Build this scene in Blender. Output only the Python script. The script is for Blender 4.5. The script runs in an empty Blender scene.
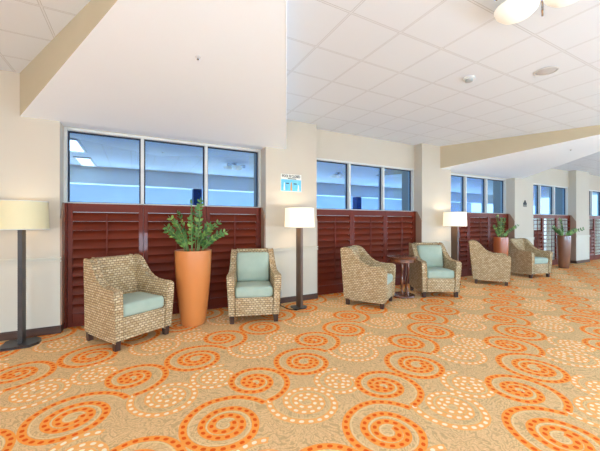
import bpy, bmesh, math, random
from mathutils import Vector, Matrix
random.seed(7)
C = bpy.context.scene.collection
PI = math.pi
R = math.radians
EYE, YAW = 1.28, R(28.024)
F, CY = 308.158, 223.0
VP, VW, HC = 4.486, 4.686, 2.946          # pillar front, window wall, ceiling height
PITCH, U0, PW, BW = 3.492, -0.784, 0.924, 2.568
ST = 1.527; WTS = (2.463, 2.442, 2.448, 2.434, 2.434)                     # shutter top, window top

# ---------------------------------------------------------------- materials
class NT:
    def __init__(s, tree): s.t = tree; s.n = tree.nodes; s.l = tree.links
    def node(s, typ, **kw):
        n = s.n.new(typ)
        for k, v in kw.items(): setattr(n, k, v)
        return n
    def put(s, sock, v):
        if v is None: return
        if isinstance(v, bpy.types.NodeSocket): s.l.new(v, sock)
        else: sock.default_value = v
    def m(s, op, a, b=None, c=None):
        n = s.node('ShaderNodeMath', operation=op)
        s.put(n.inputs[0], a); s.put(n.inputs[1], b)
        if c is not None: s.put(n.inputs[2], c)
        return n.outputs[0]
    def mix(s, f, a, b):
        n = s.node('ShaderNodeMix', data_type='RGBA')
        s.put(n.inputs[0], f); s.put(n.inputs[6], a); s.put(n.inputs[7], b)
        return n.outputs[2]
    def noise(s, vec, scale, detail=3, rough=.5, dist=0):
        n = s.node('ShaderNodeTexNoise'); s.put(n.inputs['Vector'], vec)
        n.inputs['Scale'].default_value = scale; n.inputs['Detail'].default_value = detail
        n.inputs['Roughness'].default_value = rough; n.inputs['Distortion'].default_value = dist
        return n.outputs['Fac']
    def scale(s, vec, v):
        n = s.node('ShaderNodeVectorMath', operation='MULTIPLY'); s.put(n.inputs[0], vec)
        n.inputs[1].default_value = v; return n.outputs[0]
    def ramp(s, f, stops):
        n = s.node('ShaderNodeValToRGB'); s.put(n.inputs[0], f)
        e = n.color_ramp.elements
        while len(e) < len(stops): e.new(.5)
        for q, (p, c) in zip(e, stops): q.position = p; q.color = c
        return n.outputs[0]

def lin(r, g, b):
    f = lambda c: c/255/12.92 if c <= 10 else ((c/255+.055)/1.055)**2.4
    return (f(r), f(g), f(b), 1)

def mat(name, col=(.8, .8, .8, 1), rough=.6, metal=0, spec=.5, coat=0):
    m = bpy.data.materials.new(name); m.use_nodes = True
    b = m.node_tree.nodes['Principled BSDF']
    b.inputs['Base Color'].default_value = col; b.inputs['Roughness'].default_value = rough
    b.inputs['Metallic'].default_value = metal; b.inputs['Specular IOR Level'].default_value = spec
    b.inputs['Coat Weight'].default_value = coat
    m['b'] = 1
    return m, NT(m.node_tree), b

def bump(t, b, h, strength=.3, dist=.01):
    n = t.node('ShaderNodeBump'); n.inputs['Strength'].default_value = strength
    n.inputs['Distance'].default_value = dist
    t.put(n.inputs['Height'], h); t.l.new(n.outputs[0], b.inputs['Normal'])

def obc(t): return t.node('ShaderNodeTexCoord').outputs['Object']

def mottled(name, c1, c2, scale=3, rough=.6, spec=.4, stretch=(1, 1, 1), coat=0, bmp=0, metal=0):
    m, t, b = mat(name, c1, rough, metal, spec, coat)
    v = t.scale(obc(t), stretch)
    n = t.noise(v, scale, 4)
    t.l.new(t.mix(t.ramp(n, [(.3, (0, 0, 0, 1)), (.7, (1, 1, 1, 1))]), c1, c2), b.inputs['Base Color'])
    if bmp: bump(t, b, n, bmp)
    return m

PAINT = mottled('wall_paint', lin(211, 199, 181), lin(208, 195, 176), 1.2, .75, .2)
WAINSCOT = mottled('wainscot_paint', lin(220, 213, 196), lin(216, 208, 190), 1.2, .6, .3)
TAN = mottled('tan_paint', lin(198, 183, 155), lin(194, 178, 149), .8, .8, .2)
WHITE = mottled('soffit_white', lin(243, 247, 252), lin(240, 245, 250), .7, .8, .2)
TRIMW = mottled('white_aluminium', lin(226, 224, 216), lin(220, 219, 212), 3, .4, .5)
GASKET = mottled('dark_gasket', lin(30, 42, 66), lin(24, 34, 54), 5, .5, .4)
DARKBASE = mottled('dark_baseboard', lin(92, 64, 50), lin(70, 48, 38), 2, .35, .5, (1, 1, 6))
CHEEK = mottled('brown_side_board', lin(172, 138, 114), lin(152, 118, 96), 2, .4, .5, (3, 3, .6))
LEG = mottled('dark_wood_leg', lin(82, 54, 42), lin(58, 36, 28), 6, .35, .5, (4, 4, .6))
CHERRY = mottled('cherry_wood', lin(140, 80, 48), lin(92, 44, 28), 5, .25, .5, (1, 5, 1), .3)
POSTB = mottled('brown_post', lin(112, 84, 64), lin(88, 64, 48), 5, .4, .5, (3, 3, .5))
BASEM = mottled('dark_metal', lin(60, 50, 46), lin(48, 40, 38), 4, .35, .5)
BRASS = mottled('warm_brass', lin(196, 150, 88), lin(170, 124, 66), 4, .3, .5, metal=.8)
CHROME = mottled('brushed_nickel', lin(205, 205, 205), lin(180, 180, 182), 6, .25, .5, metal=.9)
FARW = mottled('far_wall_paint', lin(208, 213, 220), lin(200, 206, 214), 1, .8, .2)
SOIL = mottled('potting_soil', lin(58, 42, 32), lin(34, 25, 20), 30, .9, .1, bmp=.6)
CORD = mottled('black_cord', lin(26, 24, 24), lin(18, 17, 17), 9, .5, .3)
PLAST = mottled('white_plastic', lin(226, 226, 224), lin(220, 220, 218), 4, .5, .4)
GREYPL = mottled('grey_plastic', lin(186, 190, 188), lin(172, 177, 176), 8, .5, .4)
GRILLE = mottled('speaker_grille', lin(196, 196, 196), lin(186, 186, 186), 60, .7, .3)
CONC = mottled('pale_concrete', lin(225, 228, 230), lin(205, 210, 214), .8, .9, .2)
AQUA = None

def cushion_mat():
    m, t, b = mat('aqua_fabric', lin(176, 196, 186), .85, 0, .15)
    v = obc(t)
    n = t.noise(v, 9, 3); f = t.noise(v, 260, 2)
    c = t.mix(n, lin(166, 180, 160), lin(190, 200, 180))
    c = t.mix(t.m('MULTIPLY', f, .35), c, lin(154, 170, 150))
    t.l.new(c, b.inputs['Base Color']); b.inputs['Sheen Weight'].default_value = .2
    bump(t, b, f, .15, .003)
    return m
AQUA = cushion_mat()

def wicker_mat():
    m, t, b = mat('woven_seagrass', lin(205, 175, 130), .7, 0, .25)
    uv = t.node('ShaderNodeUVMap').outputs[0]
    br = t.node('ShaderNodeTexBrick'); un = t.node('ShaderNodeTexNoise'); un.inputs['Scale'].default_value = 22; t.l.new(uv, un.inputs['Vector'])
    us = t.node('ShaderNodeVectorMath', operation='MULTIPLY_ADD'); us.inputs[1].default_value = (.022, .014, 0)
    t.l.new(un.outputs['Color'], us.inputs[0]); t.l.new(uv, us.inputs[2]); t.l.new(us.outputs[0], br.inputs['Vector'])
    br.offset = .5
    for k, v in (('Scale', 1), ('Mortar Size', .0075), ('Mortar Smooth', 1.0), ('Bias', 0), ('Brick Width', .046), ('Row Height', .027)):
        br.inputs[k].default_value = v
    br.inputs['Color1'].default_value = lin(246, 224, 184); br.inputs['Color2'].default_value = lin(206, 174, 128)
    br.inputs['Mortar'].default_value = lin(136, 102, 68)
    n = t.noise(t.scale(uv, (1, 1, 1)), 55, 3)
    c = t.mix(t.m('MULTIPLY', n, .4), br.outputs['Color'], lin(176, 138, 94))
    t.l.new(c, b.inputs['Base Color'])
    h = t.m('ADD', t.m('SUBTRACT', 1, br.outputs['Fac']), t.m('MULTIPLY', n, .3))
    bump(t, b, h, .7, .008)
    return m
WICKER = wicker_mat()

def wood_mat():
    m, t, b = mat('mahogany', lin(104, 32, 24), .45, 0, .22)
    v = t.scale(obc(t), (1.2, 14, 14))
    n = t.noise(v, 3, 5, .6, .4); g = t.noise(t.scale(obc(t), (.9, 1, 5)), 2.2, 2)
    c = t.mix(n, lin(80, 22, 9), lin(116, 37, 15))
    c = t.mix(t.m('MULTIPLY', g, .45), c, lin(142, 60, 28))
    t.l.new(c, b.inputs['Base Color']); b.inputs['Coat Weight'].default_value = .08
    return m
WOOD = wood_mat()

def pot_mat(name, c1, c2, rough=.28):
    m, t, b = mat(name, c1, rough, 0, .5, .2)
    v = obc(t); n = t.noise(t.scale(v, (1, 1, .5)), 5, 4)
    t.l.new(t.mix(n, c1, c2), b.inputs['Base Color']); bump(t, b, t.noise(v, 30, 2), .05)
    return m
POT1 = pot_mat('orange_glaze', lin(224, 142, 78), lin(210, 124, 62))
POT2 = pot_mat('copper_glaze', lin(200, 112, 66), lin(172, 90, 52))
POT3 = pot_mat('brown_copper_glaze', lin(146, 96, 68), lin(116, 74, 54))

def leaf_mat():
    m, t, b = mat('leaf_green', lin(86, 128, 60), .35, 0, .5)
    o = t.node('ShaderNodeNewGeometry').outputs['Random Per Island']
    t.l.new(t.ramp(o, [(0, lin(52, 92, 48)), (.5, lin(92, 138, 66)), (1, lin(150, 184, 92))]), b.inputs['Base Color'])
    return m
LEAF = leaf_mat()
STEM = mottled('stem_green', lin(134, 156, 92), lin(110, 134, 72), 12, .5, .3)

def emis(name, col, strength, base=None):
    m, t, b = mat(name, base or col, .6, 0, .3)
    b.inputs['Emission Color'].default_value = col; b.inputs['Emission Strength'].default_value = strength
    n = t.noise(obc(t), 12, 2)
    t.l.new(t.mix(n, base or col, tuple(c*.97 for c in (base or col)[:3])+(1,)), b.inputs['Base Color'])
    return m
SHADE_OFF = emis('cream_shade', lin(240, 222, 170), .06, lin(226, 212, 170))
SHADE_ON = emis('lit_shade', lin(255, 236, 200), .55, lin(245, 238, 220))
BOWL = emis('frosted_bowl', lin(255, 246, 222), .28, lin(240, 240, 236))
DIFFUSER = emis('light_diffuser', lin(255, 250, 235), 3.0)

def ceiling_mat():
    m, t, b = mat('ceiling_tile', lin(238, 238, 238), .85, 0, .15)
    geo = t.node('ShaderNodeSeparateXYZ'); t.l.new(obc(t), geo.inputs[0])
    def line(c, off, per):
        w = t.m('WRAP', t.m('SUBTRACT', c, off), per/2, -per/2)
        return t.m('ABSOLUTE', w)
    du = line(geo.outputs[0], 1.504, .5370); dv = line(geo.outputs[1], 1.966, .5305)
    d = t.m('MINIMUM', du, dv)
    g = t.m('LESS_THAN', d, .007); s = t.m('LESS_THAN', t.m('ABSOLUTE', t.m('SUBTRACT', d, .009)), .0018)  # grid bars, and a thin shadow line painted along their edges
    n = t.noise(obc(t), 120, 2)
    base = t.mix(t.m('MULTIPLY', n, .25), lin(228, 233, 240), lin(218, 223, 230))
    c = t.mix(g, base, lin(224, 228, 234)); c = t.mix(s, c, lin(184, 187, 191))
    t.l.new(c, b.inputs['Base Color'])
    bump(t, b, n, .05, .002)
    return m
CEIL = ceiling_mat()

def swirl_group():
    g = bpy.data.node_groups.new('swirl', 'ShaderNodeTree')
    for nm in ('X', 'Y', 'cx', 'cy', 'R', 'phi', 'p', 'K'):
        g.interface.new_socket(nm, in_out='INPUT', socket_type='NodeSocketFloat')
    for nm in ('Band', 'Dot', 'Line'):
        g.interface.new_socket(nm, in_out='OUTPUT', socket_type='NodeSocketFloat')
    t = NT(g); i = t.node('NodeGroupInput').outputs; o = t.node('NodeGroupOutput').inputs
    PX, PY = 1.74, 1.07
    dx = t.m('WRAP', t.m('SUBTRACT', i['X'], i['cx']), PX/2, -PX/2)
    dy = t.m('WRAP', t.m('SUBTRACT', i['Y'], i['cy']), PY/2, -PY/2)
    r = t.m('SQRT', t.m('ADD', t.m('MULTIPLY', dx, dx), t.m('MULTIPLY', dy, dy)))
    phi = t.m('ARCTAN2', dy, dx)
    A = t.m('FRACT', t.m('ADD', t.m('DIVIDE', t.m('SUBTRACT', phi, i['phi']), 2*PI), 2))
    q = t.m('SUBTRACT', t.m('DIVIDE', t.m('LOGARITHM', t.m('DIVIDE', i['R'], t.m('MAXIMUM', r, .002)), math.e), i['p']), A)
    k = t.m('MINIMUM', t.m('MAXIMUM', t.m('ROUND', q), 0), i['K'])
    tt = t.m('ADD', A, k)
    ex = t.m('EXPONENT', t.m('MULTIPLY', t.m('MULTIPLY', i['p'], tt), -1))
    d = t.m('SUBTRACT', t.m('MULTIPLY', i['R'], ex), r)
    ad = t.m('ABSOLUTE', d)
    W = .050
    band = t.m('LESS_THAN', ad, W/2)
    L = t.m('MULTIPLY', t.m('DIVIDE', i['R'], i['p']), t.m('MULTIPLY', t.m('SUBTRACT', 1, ex), 2*PI))
    S = .057
    cell = t.m('MULTIPLY', t.m('SUBTRACT', t.m('FRACT', t.m('DIVIDE', L, S)), .5), S)
    e = t.m('ADD', t.m('POWER', t.m('ABSOLUTE', t.m('DIVIDE', d, .0125)), 2.6), t.m('POWER', t.m('ABSOLUTE', t.m('DIVIDE', cell, .0155)), 2.6))
    dot = t.m('LESS_THAN', e, 1)
    ln = t.m('LESS_THAN', t.m('ABSOLUTE', t.m('SUBTRACT', d, W/2+.009)), .0042)
    for nm, v in (('Band', band), ('Dot', t.m('MULTIPLY', dot, band)), ('Line', ln)): t.l.new(v, o[nm])
    return g

def carpet_mat():
    m, t, b = mat('swirl_carpet', lin(200, 170, 120), .95, 0, .08)
    sep = t.node('ShaderNodeSeparateXYZ'); pos = obc(t)
    jn = t.node('ShaderNodeTexNoise'); jn.inputs['Scale'].default_value = 2.2; t.l.new(pos, jn.inputs['Vector'])
    jit = t.node('ShaderNodeVectorMath', operation='SCALE'); jit.inputs['Scale'].default_value = .035
    js = t.node('ShaderNodeVectorMath', operation='SUBTRACT'); js.inputs[1].default_value = (.5, .5, .5)
    t.l.new(jn.outputs['Color'], js.inputs[0]); t.l.new(js.outputs[0], jit.inputs[0])
    ja = t.node('ShaderNodeVectorMath', operation='ADD'); t.l.new(pos, ja.inputs[0]); t.l.new(jit.outputs[0], ja.inputs[1])
    t.l.new(ja.outputs[0], sep.inputs[0])
    X, Y = sep.outputs[0], sep.outputs[1]
    g = swirl_group()
    def sw(cx, cy, Rr, phi, p, K):
        n = t.node('ShaderNodeGroup'); n.node_tree = g
        t.l.new(X, n.inputs['X']); t.l.new(Y, n.inputs['Y'])
        for k, v in (('cx', cx), ('cy', cy), ('R', Rr), ('phi', phi), ('p', p), ('K', K)): n.inputs[k].default_value = v
        return n.outputs
    O, CR = [], []
    for ox, oy in ((.50, 1.955), (.50+.87, 1.955-.535)):
        O.append(sw(ox, oy, .325, R(17), .58, 2)); O.append(sw(ox+.345, oy+.415, .30, R(-90), .72, 2))
        CR.append(sw(ox-.29, oy+.515, .265, R(147), .60, 2)); CR.append(sw(ox+.085, oy+.625, .215, R(60), .62, 2))
    def mx(l, k):
        a = l[0][k]
        for q in l[1:]: a = t.m('MAXIMUM', a, q[k])
        return a
    n1 = t.noise(pos, 4.5, 3, .55, .6)
    con = t.m('LESS_THAN', t.m('FRACT', t.m('MULTIPLY', n1, 17)), .33)
    fib = t.noise(t.scale(pos, (1, 1, 1)), 95, 3, .7)
    base = t.mix(t.ramp(fib, [(.35, (0, 0, 0, 1)), (.65, (1, 1, 1, 1))]), lin(220, 172, 118), lin(245, 204, 152))
    base = t.mix(t.m('MULTIPLY', con, .5), base, lin(184, 146, 98))
    cb = t.mix(fib, lin(246, 172, 96), lin(250, 184, 112)); ob = t.mix(fib, lin(250, 150, 62), lin(255, 166, 80))
    c = t.mix(mx(CR, 'Band'), base, cb)
    c = t.mix(t.m('MULTIPLY', mx(CR, 'Line'), .75), c, lin(240, 200, 140))
    c = t.mix(mx(CR, 'Dot'), c, lin(255, 232, 198))
    c = t.mix(mx(O, 'Band'), c, ob)
    c = t.mix(t.m('MULTIPLY', mx(O, 'Line'), .75), c, lin(244, 208, 150))
    c = t.mix(mx(O, 'Dot'), c, lin(238, 96, 28))
    t.l.new(c, b.inputs['Base Color'])
    bump(t, b, fib, .25, .004)
    return m
CARPET = carpet_mat()

def glass_mat(name, tint, refl, share):
    m = bpy.data.materials.new(name); m.use_nodes = True
    t = NT(m.node_tree); t.n.clear()
    tr = t.node('ShaderNodeBsdfTransparent'); tr.inputs[0].default_value = tint
    gl = t.node('ShaderNodeBsdfGlossy'); gl.inputs['Color'].default_value = refl; gl.inputs['Roughness'].default_value = .02
    mx = t.node('ShaderNodeMixShader'); mx.inputs[0].default_value = share
    o = t.node('ShaderNodeOutputMaterial')
    nz = t.noise(obc(t), .6, 1); bp = t.node('ShaderNodeBump'); bp.inputs['Strength'].default_value = .02
    t.l.new(nz, bp.inputs['Height']); t.l.new(bp.outputs[0], gl.inputs['Normal'])
    t.l.new(tr.outputs[0], mx.inputs[1]); t.l.new(gl.outputs[0], mx.inputs[2]); t.l.new(mx.outputs[0], o.inputs[0])
    return m
GLASS = glass_mat('blue_film_glass', (.08, .2, .55, 1), (.40, .69, 1, 1), .72)
CLEAR = glass_mat('clear_glass', (.85, .9, .92, 1), (.9, .95, 1, 1), .12)

# ---------------------------------------------------------------- mesh helpers
def box(bm, x0, x1, y0, y1, z0, z1):
    v = [bm.verts.new((x, y, z)) for x in (x0, x1) for y in (y0, y1) for z in (z0, z1)]
    for f in ((0, 1, 3, 2), (4, 6, 7, 5), (0, 4, 5, 1), (2, 3, 7, 6), (0, 2, 6, 4), (1, 5, 7, 3)):
        bm.faces.new([v[i] for i in f])
    return v

def prism(bm, prof, a, b, axis='x'):
    """extrude polygon; axis x: prof=(y,z); axis z: prof=(x,y); axis y: prof=(x,z)"""
    mk = {'x': lambda p, t: (t, p[0], p[1]), 'y': lambda p, t: (p[0], t, p[1]), 'z': lambda p, t: (p[0], p[1], t)}[axis]
    A = [bm.verts.new(mk(p, a)) for p in prof]; B = [bm.verts.new(mk(p, b)) for p in prof]
    n = len(prof)
    bm.faces.new(A); bm.faces.new(B[::-1])
    for i in range(n): bm.faces.new((A[i], A[(i+1) % n], B[(i+1) % n], B[i]))
    return A+B

def lathe(bm, prof, n=32, cx=0, cy=0):
    rings = []
    for r, z in prof:
        rings.append([bm.verts.new((cx+r*math.cos(2*PI*i/n), cy+r*math.sin(2*PI*i/n), z)) for i in range(n)])
    for a, b in zip(rings, rings[1:]):
        for i in range(n): bm.faces.new((a[i], a[(i+1) % n], b[(i+1) % n], b[i]))
    bm.faces.new(rings[0][::-1]); bm.faces.new(rings[-1])
    return [v for q in rings for v in q]

def tube(bm, pts, rad, n=8):
    pts = [Vector(p) for p in pts]; rings = []
    for i, p in enumerate(pts):
        d = (pts[min(i+1, len(pts)-1)]-pts[max(i-1, 0)]).normalized()
        a = d.orthogonal().normalized() if abs(d.z) > .9 else d.cross(Vector((0, 0, 1))).normalized()
        c = d.cross(a)
        r = rad[i] if isinstance(rad, (list, tuple)) else rad
        rings.append([bm.verts.new(p+r*(math.cos(2*PI*k/n)*a+math.sin(2*PI*k/n)*c)) for k in range(n)])
    for a, b in zip(rings, rings[1:]):
        for k in range(n): bm.faces.new((a[k], a[(k+1) % n], b[(k+1) % n], b[k]))
    bm.faces.new(rings[0][::-1]); bm.faces.new(rings[-1])

def rbox(bm, c, s, r, puff=0, n=5, mtx=None):
    h = [q/2 for q in s]
    def coords(hh):
        rr = min(r, hh)
        edge = [-hh+rr*(1-math.cos(PI/2*i/3))*1.0 for i in range(4)]
        mid = [-(hh-rr)+2*(hh-rr)*i/(n+1) for i in range(1, n+1)]
        return edge+mid+[-e for e in edge[::-1]]
    ax = [coords(q) for q in h]; cache = {}
    def vert(p):
        key = tuple(round(q, 6) for q in p)
        if key in cache: return cache[key]
        cl = [max(-(h[i]-min(r, h[i])), min(h[i]-min(r, h[i]), p[i])) for i in range(3)]
        d = Vector([p[i]-cl[i] for i in range(3)])
        q = Vector(cl)+(d.normalized()*min(r, min(h)) if d.length > 1e-9 else d)
        if puff:
            w = max(0, 1-(q.x/h[0])**2)*max(0, 1-(q.y/h[1])**2)
            q.z += puff*(w**.6)*(q.z/h[2])
        if mtx: q = mtx @ q
        v = bm.verts.new(q+Vector(c)); cache[key] = v
        return v
    for a in range(3):
        b1, b2 = (a+1) % 3, (a+2) % 3
        for sgn in (-1, 1):
            for i in range(len(ax[b1])-1):
                for j in range(len(ax[b2])-1):
                    q = []
                    for di, dj in ((0, 0), (1, 0), (1, 1), (0, 1)):
                        p = [0, 0, 0]; p[a] = sgn*h[a]; p[b1] = ax[b1][i+di]; p[b2] = ax[b2][j+dj]
                        q.append(vert(p))
                    q = list(dict.fromkeys(q))
                    if len(q) >= 3:
                        try: bm.faces.new(q if sgn > 0 else q[::-1])
                        except ValueError: pass

def xform(verts, M):
    for v in verts: v.co = M @ v.co

def obj(name, bm, m, parent=None, smooth=False, bev=0, uv=False, loc=None):
    bmesh.ops.remove_doubles(bm, verts=bm.verts, dist=1e-5)
    if bev:
        es = [e for e in bm.edges if len(e.link_faces) == 2 and e.calc_face_angle(0) > R(38)]
        bmesh.ops.bevel(bm, geom=es, offset=bev, segments=2, affect='EDGES', profile=.5, clamp_overlap=True)
    bmesh.ops.recalc_face_normals(bm, faces=bm.faces)
    if uv:
        l = bm.loops.layers.uv.new('UVMap')
        for f in bm.faces:
            n = f.normal; a = max(range(3), key=lambda i: abs(n[i]))
            for lp in f.loops:
                c = lp.vert.co
                lp[l].uv = (c.y, c.z) if a == 0 else (c.x, c.z) if a == 1 else (c.x, c.y)
    me = bpy.data.meshes.new(name); bm.to_mesh(me); bm.free()
    me.materials.append(m)
    if smooth:
        for p in me.polygons: p.use_smooth = True
        try: me.set_sharp_from_angle(angle=R(40))
        except Exception: pass
    o = bpy.data.objects.new(name, me); C.objects.link(o)
    if parent: o.parent = parent
    if loc: o.location = loc
    return o

def thing(name, label, cat, loc=(0, 0, 0), rz=0, group=None):
    o = bpy.data.objects.new(name, None); o.empty_display_size = .1; C.objects.link(o)
    o.location = loc; o.rotation_euler = (0, 0, rz); o['label'] = label; o['category'] = cat
    if group: o['group'] = group
    return o

def tag(o, label, cat, group=None):
    o['label'] = label; o['category'] = cat
    if group: o['group'] = group
    return o

def struct(o): o['kind'] = 'structure'; return o

def dup(src, label, loc=None, rz=None):
    r = src.copy(); C.objects.link(r); r['label'] = label
    if loc: r.location = loc
    if rz is not None: r.rotation_euler = (0, 0, rz)
    for ch in list(src.children):
        c = ch.copy(); C.objects.link(c); c.parent = r
        for g in list(ch.children):
            d = g.copy(); C.objects.link(d); d.parent = c
    return r

B = bmesh.new
# ---------------------------------------------------------------- the shell
bm = B(); box(bm, -7, 24, -6, 4.9, -.08, 0); struct(obj('floor', bm, CARPET))
bm = B(); box(bm, -7, 24, -6, 4.9, HC, HC+.08); struct(obj('ceiling', bm, CEIL))
bm = B(); box(bm, -7, 24, -6.2, -6, 0, HC); struct(obj('wall_front', bm, FARW))
# wall: band above the windows and kick strip under them; solid ends
bm = B()
for k in range(5): box(bm, U0+PITCH*k, U0+PITCH*k+BW, VW, 4.9, WTS[k], HC)
box(bm, U0, U0+PITCH*5, VW, 4.9, 0, .10)
box(bm, -7, U0-.001, VW, 4.9, 0, HC)
box(bm, U0+PITCH*5-PW, 24, VW, 4.9, 0, HC)
struct(obj('wall_back', bm, PAINT))

def pillar(u0, u1, side_l=True, side_r=True):
    bm = B(); box(bm, u0, u1, VP, VW+.6, .88, HC)
    p = struct(obj('pillar', bm, PAINT))
    bm = B(); box(bm, u0, u1, VP, VW+.6, 0, .84); obj('wainscot', bm, WAINSCOT, p)
    bm = B(); box(bm, u0-.014, u1+.014, VP-.024, VW-.06, .832, .848); box(bm, u0-.006, u1+.006, VP-.008, VW-.06, .848, .872)
    box(bm, u0-.014, u1+.014, VP-.028, VW-.06, .872, .886)
    obj('chair_rail', bm, WAINSCOT, p)
    bm = B(); box(bm, u0-.014, u1+.014, VP-.016, VW-.06, 0, .075); box(bm, u0-.008, u1+.008, VP-.01, VW-.06, .075, .088)
    obj('baseboard', bm, DARKBASE, p)
    bm = B()
    box(bm, u0-.003, u0+.05, VP-.004, VP+.02, .09, .838)
    box(bm, u1-.05, u1+.003, VP-.004, VP+.02, .09, .838)
    obj('corner_strip', bm, WAINSCOT, p)
    return p
pillars = []
for k in range(6):
    u1 = U0+PITCH*k
    pillars.append(pillar(u1-PW, u1))

# wedge shaped soffits: three-sided pyramids that run from the pillars up into the ceiling
for k in (0, 2):
    s = PITCH*k
    L, Rr, ap, zb = (-1.14+s, 4.486), (2.13+s, 4.486), (.521+s, 1.10), 2.465
    bm = B()
    zb2 = zb-.142*.25
    a = bm.verts.new((L[0], L[1], zb)); a2 = bm.verts.new((L[0], L[1], HC+.01))
    b = bm.verts.new((Rr[0], Rr[1], zb)); b2 = bm.verts.new((Rr[0], Rr[1], HC+.01))
    c = bm.verts.new((ap[0], ap[1], HC)); c2 = bm.verts.new((ap[0], ap[1], HC+.01))
    # recess part between the two pillars, back to the window wall
    d = bm.verts.new((L[0], VW+.02, zb)); d2 = bm.verts.new((L[0], VW+.02, HC+.01))
    e = bm.verts.new((Rr[0], VW+.02, zb)); e2 = bm.verts.new((Rr[0], VW+.02, HC+.01))
    fs = [(a, b, c), (a, c, c2, a2), (c, b, b2, c2), (a, d, e, b), (d, d2, e2, e), (a, a2, d2, d), (b, e, e2, b2), (a2, c2, b2), (a2, b2, e2, d2)]
    for f in fs: bm.faces.new(f)
    o = obj('soffit', bm, WHITE); struct(o)
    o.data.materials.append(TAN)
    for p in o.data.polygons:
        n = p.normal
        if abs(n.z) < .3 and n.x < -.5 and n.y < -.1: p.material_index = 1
    bm = B(); w = .02
    dl = Vector((ap[0]-Rr[0], ap[1]-Rr[1], HC-zb))
    tube(bm, [Vector((Rr[0], Rr[1], zb+.004))+dl*t for t in (0, .5, .99)], .008, 6)
    obj('corner_bead', bm, WHITE, o)

# windows and shutters
shutter_names = ['first window bay beside the orange planter', 'second window bay behind the round side table',
                 'third window bay past the farthest lamp', 'fourth window bay with daylight through its slats', 'fifth and farthest window bay']
panel_place = [['left panel, behind the left wicker armchair', 'middle panel, behind the tall orange planter', 'right panel, behind the frontal armchair'],
               ['left panel, beside the middle lamp', 'middle panel, behind the armchair seen from its side', 'right panel, behind the side table'],
               ['left panel, behind the right-hand lamp', 'middle panel, behind the armchair turned away', 'right panel, behind the half-hidden planter'],
               ['left panel, above the last armchair', 'middle panel, left of the brown planter', 'right panel, behind the brown planter'],
               ['left panel, beside the last visible pillar', 'middle panel, at the right edge of the photo', 'right panel, beyond the photo edge']]
def louvers(bm, x0, x1, z0, z1, tiltf):
    n = int(round((z1-z0)/.117)); p = (z1-z0)/n
    for i in range(n):
        z = z0+p*(i+.5); t = tiltf(z)
        prof = [(.063, 0), (.036, .0065), (0, .0085), (-.036, .0065), (-.063, 0), (-.036, -.0065), (0, -.0085), (.036, -.0065)]
        ct, sn = math.cos(t), math.sin(t)
        prism(bm, [(q[0]*ct-q[1]*sn, z+q[0]*sn+q[1]*ct) for q in prof], x0, x1, 'x')

def make_panel(w, tiltf, name='shutter_panel'):
    """local: x 0..w, y depth centre 0, z from floor"""
    t = thing(name, '', 'shutter')
    sw, zt, zb = .052, ST-.004, .045
    for i, x in enumerate((0.002, w-sw-.002)):
        bm = B(); box(bm, x, x+sw, -.018, .018, zb, zt); obj('stile', bm, WOOD, t, bev=.003)
    bm = B(); box(bm, sw, w-sw, -.015, .015, zt-.105, zt-.001); obj('top_rail', bm, WOOD, t, bev=.003)
    bm = B(); box(bm, sw, w-sw, -.015, .015, zb+.001, zb+.12); obj('bottom_rail', bm, WOOD, t, bev=.003)
    bm = B(); louvers(bm, sw+.001, w-sw-.001, zb+.125, zt-.11, tiltf); obj('louvers', bm, WOOD, t, smooth=True)
    bm = B(); box(bm, w/2-.007, w/2+.007, -.068, -.055, zb+.20, zt-.13); obj('tilt_rod', bm, WOOD, t, bev=.002)
    return t
closed = lambda z: R(62)
openf = lambda z: R(-6)
half = lambda z: R(62) if z < 1.02 else R(-6)
PWD = (BW-.09)/3
kinds = {'closed': make_panel(PWD, closed), 'open': make_panel(PWD, openf), 'half': make_panel(PWD, half)}
used = set()
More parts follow.
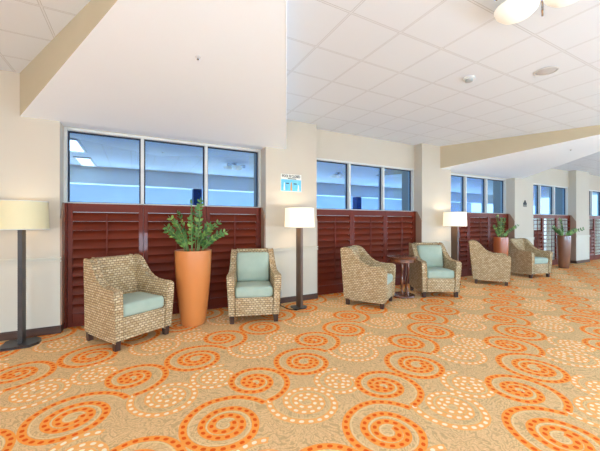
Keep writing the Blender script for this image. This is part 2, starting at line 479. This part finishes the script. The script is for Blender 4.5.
for k in range(5):
    s = U0+PITCH*k; WT = WTS[k]
    # window
    w = bpy.data.objects.new('window_%d' % (k+1), None); C.objects.link(w); w.location = (s, VW, 0); struct(w)
    fr = .034; yv0, yv1 = .03, .11
    bm = B()
    box(bm, 0, fr, yv0-.02, yv1, .1, WT); box(bm, BW-fr, BW, yv0-.02, yv1, .1, WT)
    box(bm, fr, BW-fr, yv0-.02, yv1, WT-.034, WT); box(bm, fr, BW-fr, yv0-.02, yv1, ST-.03, ST+.012); box(bm, fr, BW-fr, yv0-.02, yv1, .1, .15)
    pw = (BW-2*fr-2*.040)/3
    xs = [fr+i*(pw+.040) for i in range(3)]
    for x in xs[1:]: box(bm, x-.040, x, yv0-.02, yv1, .15, WT-.034)
    obj('window_frame', bm, TRIMW, w, bev=.003)
    for x in xs:
        bm = B(); g = .017; z0, z1 = ST+.012, WT-.034
        box(bm, x, x+g, .068, .09, z0, z1); box(bm, x+pw-g, x+pw, .068, .09, z0, z1); box(bm, x+g, x+pw-g, .068, .09, z1-g, z1); box(bm, x+g, x+pw-g, .068, .09, z0, z0+g*.5)
        ga = obj('gasket', bm, GASKET, w)
        bm = B(); box(bm, x+.004, x+pw-.004, .078, .084, z0+.002, z1-.004); obj('pane', bm, GLASS, w)
        bm = B(); box(bm, x+.004, x+pw-.004, .078, .084, .152, ST-.032); obj('lower_pane', bm, CLEAR, w)
    # shutter surround: two posts and two sloping side boards on the pillar returns
    bm = B(); box(bm, 0.001, .044, -.055, .006, 0, ST); box(bm, BW-.044, BW-.001, -.055, .006, 0, ST); box(bm, .044, BW-.044, -.03, .004, 0, .043)
    su = struct(obj('shutter_surround', bm, WOOD, loc=(s, VW, 0), bev=.003))
    for x0, x1 in ((.001, .022), (BW-.022, BW-.001)):
        bm = B(); prism(bm, [(-.057, .09), (-.057, ST-.004), (-.075, ST-.004), (-.197, ST-.20), (-.197, .09)], x0, x1, 'x')
        obj('side_board', bm, CHEEK, su, bev=.003)
    for j in range(3):
        kd = 'closed' if k < 3 else ('half' if j == 0 else 'open')
        lab = '%s shutter %s' % (shutter_names[k].split(' bay')[0]+' bay', panel_place[k][j])
        lab = lab[0].upper()+lab[1:]
        loc = (s+.045+PWD*j, VW-.028, 0)
        if kd not in used:
            o = kinds[kd]; used.add(kd); o.location = loc; o['label'] = lab
        else: o = dup(kinds[kd], lab, loc)
        o['group'] = 'louvered shutter panels below the windows'

# outside: pale paving and a pale wall
bm = B(); box(bm, -12, 30, 5.3, 16, -.2, -.1); struct(obj('ground', bm, CONC))
bm = B(); box(bm, -12, 30, 9.0, 9.2, -.1, 1.75); struct(obj('wall_outside', bm, CONC))

# ---------------------------------------------------------------- armchairs
def chair_parts(t, pillow):
    def taper(bm):
        for v in bm.verts:
            f = (v.co.y+.36)/.76
            v.co.x *= .985+.075*max(0, min(1, (v.co.z-.1)/.5))*(1-max(0, min(1, f)))-.085*max(0, min(1, f))*(.3+.7*min(1, max(0, v.co.z/.6)))
    hw = .335
    side = [(-.345, .10), (-.365, .585), (-.350, .607), (-.315, .617), (-.20, .617), (-.10, .628), (-.01, .655), (.07, .705), (.14, .775), (.20, .845), (.25, .885), (.31, .905), (.385, .905), (.405, .89), (.33, .10)]
    for s in (-1, 1):
        bm = B(); a, b = sorted((s*hw, s*(hw-.085)))
        prism(bm, side, a, b, 'x'); taper(bm)
        obj('armrest', bm, WICKER, t, bev=.014, uv=True, smooth=True)
    bm = B(); prism(bm, [(.185, .335), (.325, .335), (.40, .895), (.385, .915), (.32, .915), (.30, .90)], -(hw-.086), hw-.086, 'x'); taper(bm)
    obj('backrest', bm, WICKER, t, bev=.008, uv=True, smooth=True)
    bm = B(); box(bm, -(hw-.086), hw-.086, -.345, .325, .10, .333); taper(bm)
    obj('seat_base', bm, WICKER, t, bev=.008, uv=True, smooth=True)
    bm = B(); rbox(bm, (0, -.085, .402), (.50, .54, .135), .04, .012); obj('seat_cushion', bm, AQUA, t, smooth=True)
    if pillow:
        bm = B(); M = Matrix.Rotation(R(76), 3, 'X')
        rbox(bm, (0, .135, .672), (.47, .42, .13), .05, .030, 7, M); 
        obj('back_cushion', bm, AQUA, t, smooth=True)
    for sx in (-1, 1):
        for y in (-.30, .285):
            bm = B(); x = sx*.29
            v = box(bm, x-.033, x+.033, y-.033, y+.033, 0, .10)
            for q in v:
                if q.co.z < .01: q.co.x = x+(q.co.x-x)*.82; q.co.y = y+(q.co.y-y)*.82
            obj('leg', bm, LEG, t, bev=.004)
G = 'woven armchairs along the window wall'
c1 = thing('wicker_armchair', 'woven tan wicker armchair left of the tall orange planter, seat cushion only', 'armchair', (-.075, 3.965, 0), R(30.5), G); chair_parts(c1, False)
c2 = thing('wicker_armchair', 'woven tan wicker armchair with back cushion, right of the orange planter, facing front', 'armchair', (1.425, 4.045, 0), R(-17), G); chair_parts(c2, True)
c2.scale = (.965, .92, .985); c1.scale = (.945, .92, .97)
c3 = dup(c1, 'wicker armchair seen from its side, left of the round side table', (3.32, 3.86, 0), R(33))
c4 = dup(c2, 'wicker armchair with pale back cushion, right of the round side table', (4.76, 3.81, 0), R(-27))
c5 = dup(c1, 'wicker armchair turned away showing its woven side, right of the third floor lamp', (6.73, 3.95, 0), R(35))
c6 = dup(c1, 'small-looking wicker armchair with green seat cushion, left of the brown planter', (8.42, 4.02, 0), R(-11))

# ---------------------------------------------------------------- round side table
t = thing('side_table', 'small round dark cherry wood side table between two wicker armchairs', 'side table', (4.12, 3.93, 0))
bm = B(); lathe(bm, [(.20, .655), (.235, .66), (.24, .672), (.255, .675), (.262, .685), (.262, .695), (.254, .702), (0.02, .702)], 40); obj('table_top', bm, CHERRY, t, smooth=True)
bm = B(); lathe(bm, [(.19, .60), (.21, .605), (.21, .655), (.19, .655)], 36); obj('apron', bm, CHERRY, t, smooth=True)
bm = B(); lathe(bm, [(.02, .025), (.04, .03), (.024, .07), (.018, .12), (.028, .2), (.032, .26), (.022, .33), (.016, .4), (.028, .47), (.032, .52), (.022, .57), (.06, .6)], 24); obj('pedestal', bm, CHERRY, t, smooth=True)
for a in range(3):
    ang = R(20)+a*2*PI/3; bm = B()
    tube(bm, [(r*math.cos(ang), r*math.sin(ang), z) for r, z in ((.17, .60), (.185, .50), (.165, .38), (.135, .27), (.14, .16), (.165, .09), (.17, .03))], [.013, .014, .013, .012, .011, .012, .014], 10)
    obj('leg', bm, CHERRY, t, smooth=True)
bm = B(); lathe(bm, [(.13, 0), (.20, 0), (.215, .012), (.21, .03), (.19, .036), (.02, .036)], 36); obj('base_ring', bm, CHERRY, t, smooth=True)

# ---------------------------------------------------------------- floor lamps
def lamp(label, loc, shade_mat, post_mat, ribbed, lit, rz=0):
    t = thing('floor_lamp', label, 'floor lamp', loc, rz, 'floor lamps standing before the pillars')
    bm = B(); a, c, hb = (.15, .13, .028) if ribbed else (.115, .10, .012)
    prism(bm, [(-a+.02, -c), (a-.06, -c), (a, -c+.08), (a, c-.08), (a-.06, c), (-a+.02, c), (-a, c-.03), (-a, -c+.03)], 0, hb, 'z')
    obj('base', bm, BASEM, t, bev=.005)
    bm = B()
    if ribbed:
        n = 96
        for i in range(n):
            z = .028+i*(1.20/n); g = .002 if i % 2 else 0
            box(bm, -.019+g, .019-g, -.065+g, .065-g, z, z+1.20/n)
    else:
        box(bm, -.019, .019, -.075, .075, .012, 1.228); box(bm, -.0205, .0205, -.014, .014, .014, 1.226)
    obj('post', bm, post_mat, t)
    bm = B(); lathe(bm, [(.016, 1.225), (.016, 1.30), (.022, 1.302), (.022, 1.34), (.01, 1.345)], 16); obj('socket', bm, BRASS, t, smooth=True)
    bm = B(); r0, r1, z0, z1 = .228, .218, 1.215, 1.505
    lathe_open(bm, [(r0, z0), (r1, z1), (r1-.004, z1), (r0-.004, z0)]); obj('lamp_shade', bm, shade_mat, t, smooth=True)
    bm = B()
    for zz, rr in ((z0, r0), (z1, r1)): ring(bm, rr-.001, zz, .004)
    for q in range(3):
        an = q*2*PI/3; tube(bm, [(.012*math.cos(an), .012*math.sin(an), 1.345), ((r1-.003)*math.cos(an), (r1-.003)*math.sin(an), 1.495)], .002, 6)
    obj('shade_frame', bm, TRIMW, t, smooth=True)
    if lit:
        l = bpy.data.lights.new('bulb', 'POINT'); l.energy = lit; l.color = (1, .82, .58); l.shadow_soft_size = .05
        lo = bpy.data.objects.new('bulb', l); C.objects.link(lo); lo.location = (loc[0], loc[1], 1.39)
    return t
def lathe_open(bm, prof, n=48):
    rings = [[bm.verts.new((r*math.cos(2*PI*i/n), r*math.sin(2*PI*i/n), z)) for i in range(n)] for r, z in prof]
    for a, b in zip(rings, rings[1:]+rings[:1]):
        for i in range(n): bm.faces.new((a[i], a[(i+1) % n], b[(i+1) % n], b[i]))
def ring(bm, r, z, w, n=48, m=8):
    rs = [[bm.verts.new(((r+w*math.cos(2*PI*j/m))*math.cos(2*PI*i/n), (r+w*math.cos(2*PI*j/m))*math.sin(2*PI*i/n), z+w*math.sin(2*PI*j/m))) for j in range(m)] for i in range(n)]
    for i in range(n):
        a, b = rs[i], rs[(i+1) % n]
        for j in range(m): bm.faces.new((a[j], a[(j+1) % m], b[(j+1) % m], b[j]))
RIB = mottled('ribbed_dark_post', lin(74, 64, 58), lin(52, 44, 40), 8, .45, .4)
lampA = lamp('floor lamp with cream drum shade and dark ribbed post at the left edge', (-1.06, 4.235, 0), SHADE_OFF, RIB, True, 1.5)
lampB = lamp('floor lamp with glowing white shade and brown post below the blue notice', (2.19, 4.13, 0), SHADE_ON, POSTB, False, 3.5)
lampC = lamp('floor lamp with white shade right of the armchair with back cushion beside the table', (5.89, 4.17, 0), SHADE_ON, POSTB, False, 3.5)
bm = B(); tube(bm, [(-.02, -.11, .02), (-.12, -.13, .006), (-.2, .0, .006), (-.22, .2, .006), (-.20, .31, .02), (-.185, .335, .10), (-.18, .338, .15)], .006, 8); obj('power_cord', bm, CORD, lampB, smooth=True)
t = thing('wall_outlet', 'small grey power outlet low on the pillar behind the frontal armchair', 'outlet', (2.01, VP, .15))
bm = B(); box(bm, -.037, .037, -.012, -.0045, -.057, .057); obj('cover_plate', bm, GREYPL, t, bev=.002)
bm = B(); box(bm, -.02, .02, -.04, -.013, -.03, .02); obj('plug', bm, GREYPL, t, bev=.005)

# ---------------------------------------------------------------- planters
def leaf(bm, base, d, up, L, W):
    d = d.normalized(); s = d.cross(up).normalized(); n = s.cross(d)
    pts = [(0, 0, 0), (.25, .42, .03), (.55, .5, .06), (.82, .28, .03), (1, 0, -.04), (.82, -.28, .03), (.55, -.5, .06), (.25, -.42, .03)]
    vs = [bm.verts.new(base+d*(a*L)+s*(b*W)+n*(c*L)) for a, b, c in pts]
    mid = [bm.verts.new(base+d*(a*L)+n*(-.01*L)) for a in (.3, .6, .85)]
    for f in ((0, 1, 'a'), (1, 2, 'b', 'a'), (2, 3, 'c', 'b'), (3, 4, 'c'), (4, 5, 'c'), (5, 6, 'b', 'c'), (6, 7, 'a', 'b'), (7, 0, 'a')):
        bm.faces.new([vs[q] if isinstance(q, int) else mid['abc'.index(q)] for q in f])
def planter(label, loc, h, r0, r1, pm, stems, lean=1.0, leafL=.085, seed=1):
    rnd = random.Random(seed)
    t = thing('potted_plant', label, 'potted plant', loc, 0, 'tall tapered planters with leafy plants')
    bm = B(); prof = [(r0*.92, 0), (r0, .012)]
    for i in range(1, 11):
        f = i/10; prof.append((r0+(r1-r0)*(f**.85)+.012*math.sin(PI*f), .012+(h-.012)*f))
    prof += [(r1-.012, h+.004), (r1-.03, h-.004), (r1-.04, h-.09), (r1-.05, h-.15)]
    rings = lathe(bm, prof, 44); obj('pot', bm, pm, t, smooth=True)
    bm = B(); lathe(bm, [(r1-.056, h-.148), (r1-.058, h-.125), (.02, h-.115)], 28); obj('soil', bm, SOIL, t)
    for az, ln, bend in stems:
        a = R(az); bx, by = .45*r1*math.cos(a)*rnd.uniform(.3, .9), .45*r1*math.sin(a)*rnd.uniform(.3, .9)
        pts = []; N = 9
        for i in range(N+1):
            f = i/N; o = bend*ln*(f**1.8)
            pts.append(Vector((bx+o*math.cos(a), by+o*math.sin(a), h-.12+(ln+.06)*f*(1-.22*bend*f))))
        bm = B(); tube(bm, pts, [.009-.006*i/N for i in range(N+1)], 7); st = obj('stem', bm, STEM, t, smooth=True)
        bm = B(); m = max(8, int(ln/.062))
        for i in range(m):
            f = .38+.62*i/(m-1); x = f*N; i0 = min(N-1, int(x)); p = pts[i0].lerp(pts[i0+1], x-i0)
            d = (pts[i0+1]-pts[i0]).normalized(); s = d.cross(Vector((math.cos(a+.9), math.sin(a+.9), .2))).normalized()
            for sg in (-1, 1):
                L = leafL*rnd.uniform(.8, 1.15)*(1-.35*abs(f-.6))
                dd = (s*sg*.85+d*.75+Vector((rnd.uniform(-.25, .25), rnd.uniform(-.25, .25), rnd.uniform(-.1, .2))))
                leaf(bm, p, dd, d.cross(s)+Vector((0, 0, .3)), L, L*.5)
        leaf(bm, pts[-1], pts[-1]-pts[-2], Vector((math.cos(a), math.sin(a), .3)), leafL, leafL*.45)
        obj('leaves', bm, LEAF, st, smooth=True)
    return t
planter('tall glossy orange tapered planter with a leafy green plant between the left armchairs', (.645, 4.10, 0), .935, .145, .222, POT1,
        [(170, .50, .42), (185, .40, .55), (140, .54, .25), (100, .66, .06), (20, .68, .05), (-10, .46, .55), (-25, .34, .75), (-40, .40, .5), (215, .44, .4), (250, .46, .15), (300, .50, .12), (60, .60, .1), (35, .42, .45), (-5, .36, .9), (-60, .36, .6), (155, .36, .75)], leafL=.07, seed=3)
planter('orange planter with upright green plant half hidden behind the far armchairs', (7.74, 4.27, 0), .94, .115, .155, POT2,
        [(90, .54, .08), (200, .42, .2), (300, .50, .1), (20, .50, .15), (-20, .44, .95), (170, .36, .45), (250, .46, .12), (60, .56, .05), (-28, .36, .8)], leafL=.06, seed=5)
planter('tall brown copper planter with drooping dark green leaves right of the last armchair', (10.76, 4.22, 0), .92, .115, .158, POT3,
        [(165, .40, .85), (190, .32, 1.1), (90, .50, .1), (40, .50, .3), (-15, .34, 1.1), (-35, .36, 1.2), (60, .54, .2), (135, .30, .6)], leafL=.075, seed=9)

# ---------------------------------------------------------------- notices on pillars
SKY = mottled('poster_sky_blue', lin(96, 186, 226), lin(128, 206, 236), 14, .6, .3)
PAPER = mottled('poster_paper', lin(246, 243, 232), lin(240, 236, 222), 8, .6, .3)
INK = mottled('printed_ink', lin(58, 54, 56), lin(46, 43, 46), 8, .6, .3)
ORNG = mottled('printed_orange', lin(226, 170, 96), lin(214, 152, 80), 8, .6, .3)
def text(name, s, size, loc, m, parent, sx=1):
    cu = bpy.data.curves.new(name, 'FONT'); cu.body = s; cu.size = size; cu.align_x = 'CENTER'; cu.align_y = 'CENTER'; cu.extrude = .0006; cu.offset = size*.03
    tmp = bpy.data.objects.new('tmp', cu); C.objects.link(tmp)
    dg = bpy.context.evaluated_depsgraph_get(); me = bpy.data.meshes.new_from_object(tmp.evaluated_get(dg))
    bpy.data.objects.remove(tmp); bpy.data.curves.remove(cu)
    me.name = name; me.transform(Matrix.Rotation(R(90), 4, 'X') @ Matrix.Diagonal((sx, 1, 1, 1)))
    me.materials.clear(); me.materials.append(m)
    o = bpy.data.objects.new(name, me); C.objects.link(o); o.parent = parent; o.location = loc
    return o
t = thing('wall_notice', 'white and sky blue printed notice on the pillar above the middle lamp', 'notice', (2.222, VP, 1.93))
bm = B(); box(bm, -.187, .187, -.008, -.002, -.14, .14); obj('sheet', bm, PAPER, t)
bm = B(); box(bm, -.18, .18, -.0105, -.0085, -.134, .052); obj('picture_panel', bm, SKY, t)
text('heading', 'POOL IS CLOSED', .058, (0, -.0095, .104), INK, t, .74)
for x0, x1, z0, z1 in ((-.06, .09, .060, .072), (-.095, -.04, -.018, -.002), (.04, .10, -.022, -.006)):
    bm = B(); box(bm, x0, x1, -.0122, -.0085, z0, z1); obj('small_print', bm, INK, t)
for x, w, z0, z1, m in ((-.125, .026, -.12, .0, PAPER), (.0, .034, -.125, .01, ORNG), (.13, .03, -.125, -.03, PAPER)):
    bm = B(); prism(bm, [(x-w/2, z0), (x+w/2, z0), (x+w/2*.7, z0+(z1-z0)*.6), (x+w*.22, z1), (x-w*.22, z1), (x-w/2*.7, z0+(z1-z0)*.6)], -.0128, -.0107, 'y'); obj('figure', bm, m, t)
t = thing('wall_sign', 'small black emblem with a line of lettering on the far white pillar', 'sign', (9.255, VP, 1.80))
bm = B()
for x, z, r in ((0, .055, .04), (-.045, .0, .038), (.045, .0, .038)):
    prism(bm, [(x+r*math.cos(2*PI*i/16), z+r*math.sin(2*PI*i/16)) for i in range(16)], -.008, -.002, 'y')
box(bm, -.09, .09, -.008, -.002, -.052, -.038)
obj('emblem', bm, INK, t)
bm = B(); box(bm, -.08, .08, -.008, -.002, -.085, -.07); obj('lettering_line', bm, INK, t)

# ---------------------------------------------------------------- ceiling fittings
def ceiling_lamp(label, u, v):
    t = thing('ceiling_lamp', label, 'ceiling lamp', (u, v, HC), R(0), 'bowl ceiling lamps along the lobby')
    bm = B(); lathe(bm, [(.075, 0), (.075, -.012), (.05, -.03), (.016, -.04), (.016, -.07), (.03, -.075), (.03, -.10), (.008, -.11)], 28); obj('canopy', bm, CHROME, t, smooth=True)
    for q in range(3):
        a = R(82)+q*2*PI/3; c, s = math.cos(a), math.sin(a); D = .165
        bm = B(); tube(bm, [(.02*c, .02*s, -.085), (.08*c, .08*s, -.06), (.13*c, .13*s, -.055), (D*c, D*s, -.07), (D*c, D*s, -.10)], .008, 8); obj('arm', bm, CHROME, t, smooth=True)
        bm = B(); prof = [(.02, -.185), (.06, -.178), (.10, -.158), (.128, -.13), (.14, -.10), (.135, -.10), (.123, -.127), (.096, -.152), (.06, -.170), (.02, -.178)]
        lathe(bm, prof, 32, D*c, D*s); obj('glass_bowl', bm, BOWL, t, smooth=True)
        a += PI/3; c, s = math.cos(a), math.sin(a)
        bm = B(); tube(bm, [(1.4*x*c, 1.4*x*s, z) for x, z in ((.02, -.09), (.10, -.07), (.17, -.045), (.215, -.06), (.225, -.095), (.195, -.12), (.165, -.10), (.175, -.075), (.20, -.08))], .008, 8); obj('scroll', bm, CHROME, t, smooth=True)
    return t
ceiling_lamp('ceiling lamp of frosted cream glass bowls at the top edge of the photo', 2.42, 1.075)
ceiling_lamp('ceiling lamp of glass bowls mirrored as an oval in the second window', 5.91, 1.13)
t = thing('ceiling_speaker', 'flat round grey speaker grille recessed in the white ceiling', 'speaker', (3.966, 1.714, HC))
bm = B(); lathe(bm, [(.105, 0), (.112, -.006), (.10, -.010), (.098, 0)], 36); obj('rim', bm, PLAST, t, smooth=True)
bm = B(); lathe(bm, [(.097, -.001), (.09, -.006), (.01, -.007)], 36); obj('grille', bm, GRILLE, t, smooth=True)
t = thing('smoke_detector', 'small round white smoke detector on the ceiling left of the speaker', 'smoke detector', (3.377, 2.213, HC))
bm = B(); lathe(bm, [(.062, 0), (.062, -.016), (.05, -.022), (.02, -.022)], 28); obj('base_plate', bm, PLAST, t, smooth=True)
bm = B(); lathe(bm, [(.042, -.022), (.038, -.042), (.02, -.048), (.005, -.048)], 24); obj('sensor_head', bm, GREYPL, t, smooth=True)
def on_soffit(px, py):
    d = Vector(((px-300)/F, 1, (CY-py)/F)); X, Z = d.x, d.y
    u, v, z = X*math.cos(YAW)+Z*math.sin(YAW), -X*math.sin(YAW)+Z*math.cos(YAW), d.z
    s = (2.465+.142*4.486-EYE)/(z+.142*v)
    return (u*s, v*s, EYE+z*s)
for px, py, lab in ((198, 57, 'tiny sprinkler head in the large white sloping soffit on the left'), (570.7, 149.5, 'tiny sprinkler head under the far right sloping soffit')):
    t = thing('sprinkler_head', lab, 'sprinkler', on_soffit(px, py))
    bm = B(); lathe(bm, [(.024, .004), (.024, -.003), (.015, -.005), (.005, -.008)], 20); obj('escutcheon', bm, PLAST, t, smooth=True)
    bm = B(); lathe(bm, [(.006, -.006), (.006, -.018), (.011, -.019), (.011, -.022), (.004, -.023)], 14); obj('deflector', bm, CHROME, t, smooth=True)

def light(typ, loc, energy, col=(1, 1, 1), size=.3, rot=None, sy=None):
    l = bpy.data.lights.new('fill_light', typ); l.energy = energy; l.color = col
    if typ == 'AREA':
        l.size = size
        if sy: l.shape = 'RECTANGLE'; l.size_y = sy
    else: l.shadow_soft_size = size
    o = bpy.data.objects.new('fill_light', l); C.objects.link(o); o.location = loc
    if rot: o.rotation_euler = rot
    return o
# unseen fill lights without fixtures, added behind the camera to brighten ceiling and walls
LC = (.52, .765, 1)
for u in (-4.6, -2.2, .2, 2.6, 5.0, 7.4, 9.8, 12.2, 14.6, 17): light('POINT', (u, -2.3, .65), 185, LC if u < 6 else (.42, .74, 1.1), .3)
# a beam on dark posts behind the camera and two long light panels: the windows mirror them
bm = B(); box(bm, -7, 24, -1.8, -1.4, 2.45, HC); struct(obj('trim_1', bm, WHITE))
for u in (-5.1, 1.87, 8.85): bm = B(); box(bm, u-.14, u+.14, -1.74, -1.46, 0, 2.45); struct(obj('trim_2', bm, GASKET))
for v, lab in ((1.43, 'long glowing ceiling panel mirrored nearest the corner of the left window'), (-.55, 'long glowing ceiling panel mirrored lower in the left window')):
    t = thing('ceiling_light', lab, 'ceiling light', (-1.2, v, HC), 0, 'long light panels mirrored in the left window')
    bm = B()
    for x0, x1, y0, y1 in ((-.19, -.15, -.64, .64), (.15, .19, -.64, .64), (-.15, .15, -.64, -.6), (-.15, .15, .6, .64)): box(bm, x0, x1, y0, y1, -.03, 0)
    obj('frame', bm, TRIMW, t); bm = B(); box(bm, -.149, .149, -.599, .599, -.012, -.002); obj('diffuser', bm, DIFFUSER, t)

# ---------------------------------------------------------------- world, camera
w = bpy.data.worlds.new('World'); bpy.context.scene.world = w; w.use_nodes = True
t = NT(w.node_tree); bg = t.n['Background']
g = t.node('ShaderNodeSeparateXYZ'); t.l.new(t.node('ShaderNodeTexCoord').outputs['Generated'], g.inputs[0])
f = t.m('MULTIPLY_ADD', g.outputs[0], .5, .5)
t.l.new(t.ramp(f, [(0, (.92, .96, 1, 1)), (.55, (.88, .95, 1, 1)), (1, (1.7, 2.1, 2.5, 1))]), bg.inputs[0])
bg.inputs[1].default_value = 1.3

cam = bpy.data.cameras.new('Camera'); co = bpy.data.objects.new('Camera', cam); C.objects.link(co)
co.location = (0, 0, EYE); co.rotation_euler = (R(90), 0, -YAW)
cam.sensor_width = 36; cam.sensor_fit = 'HORIZONTAL'; cam.lens = 36*F/600; cam.shift_y = -(225.5-CY)/600
cam.clip_start = .02
sc = bpy.context.scene; sc.camera = co
sc.view_settings.view_transform = 'Standard'; sc.view_settings.look = 'None'; sc.view_settings.gamma = 1
sc.view_settings.exposure = 0.33
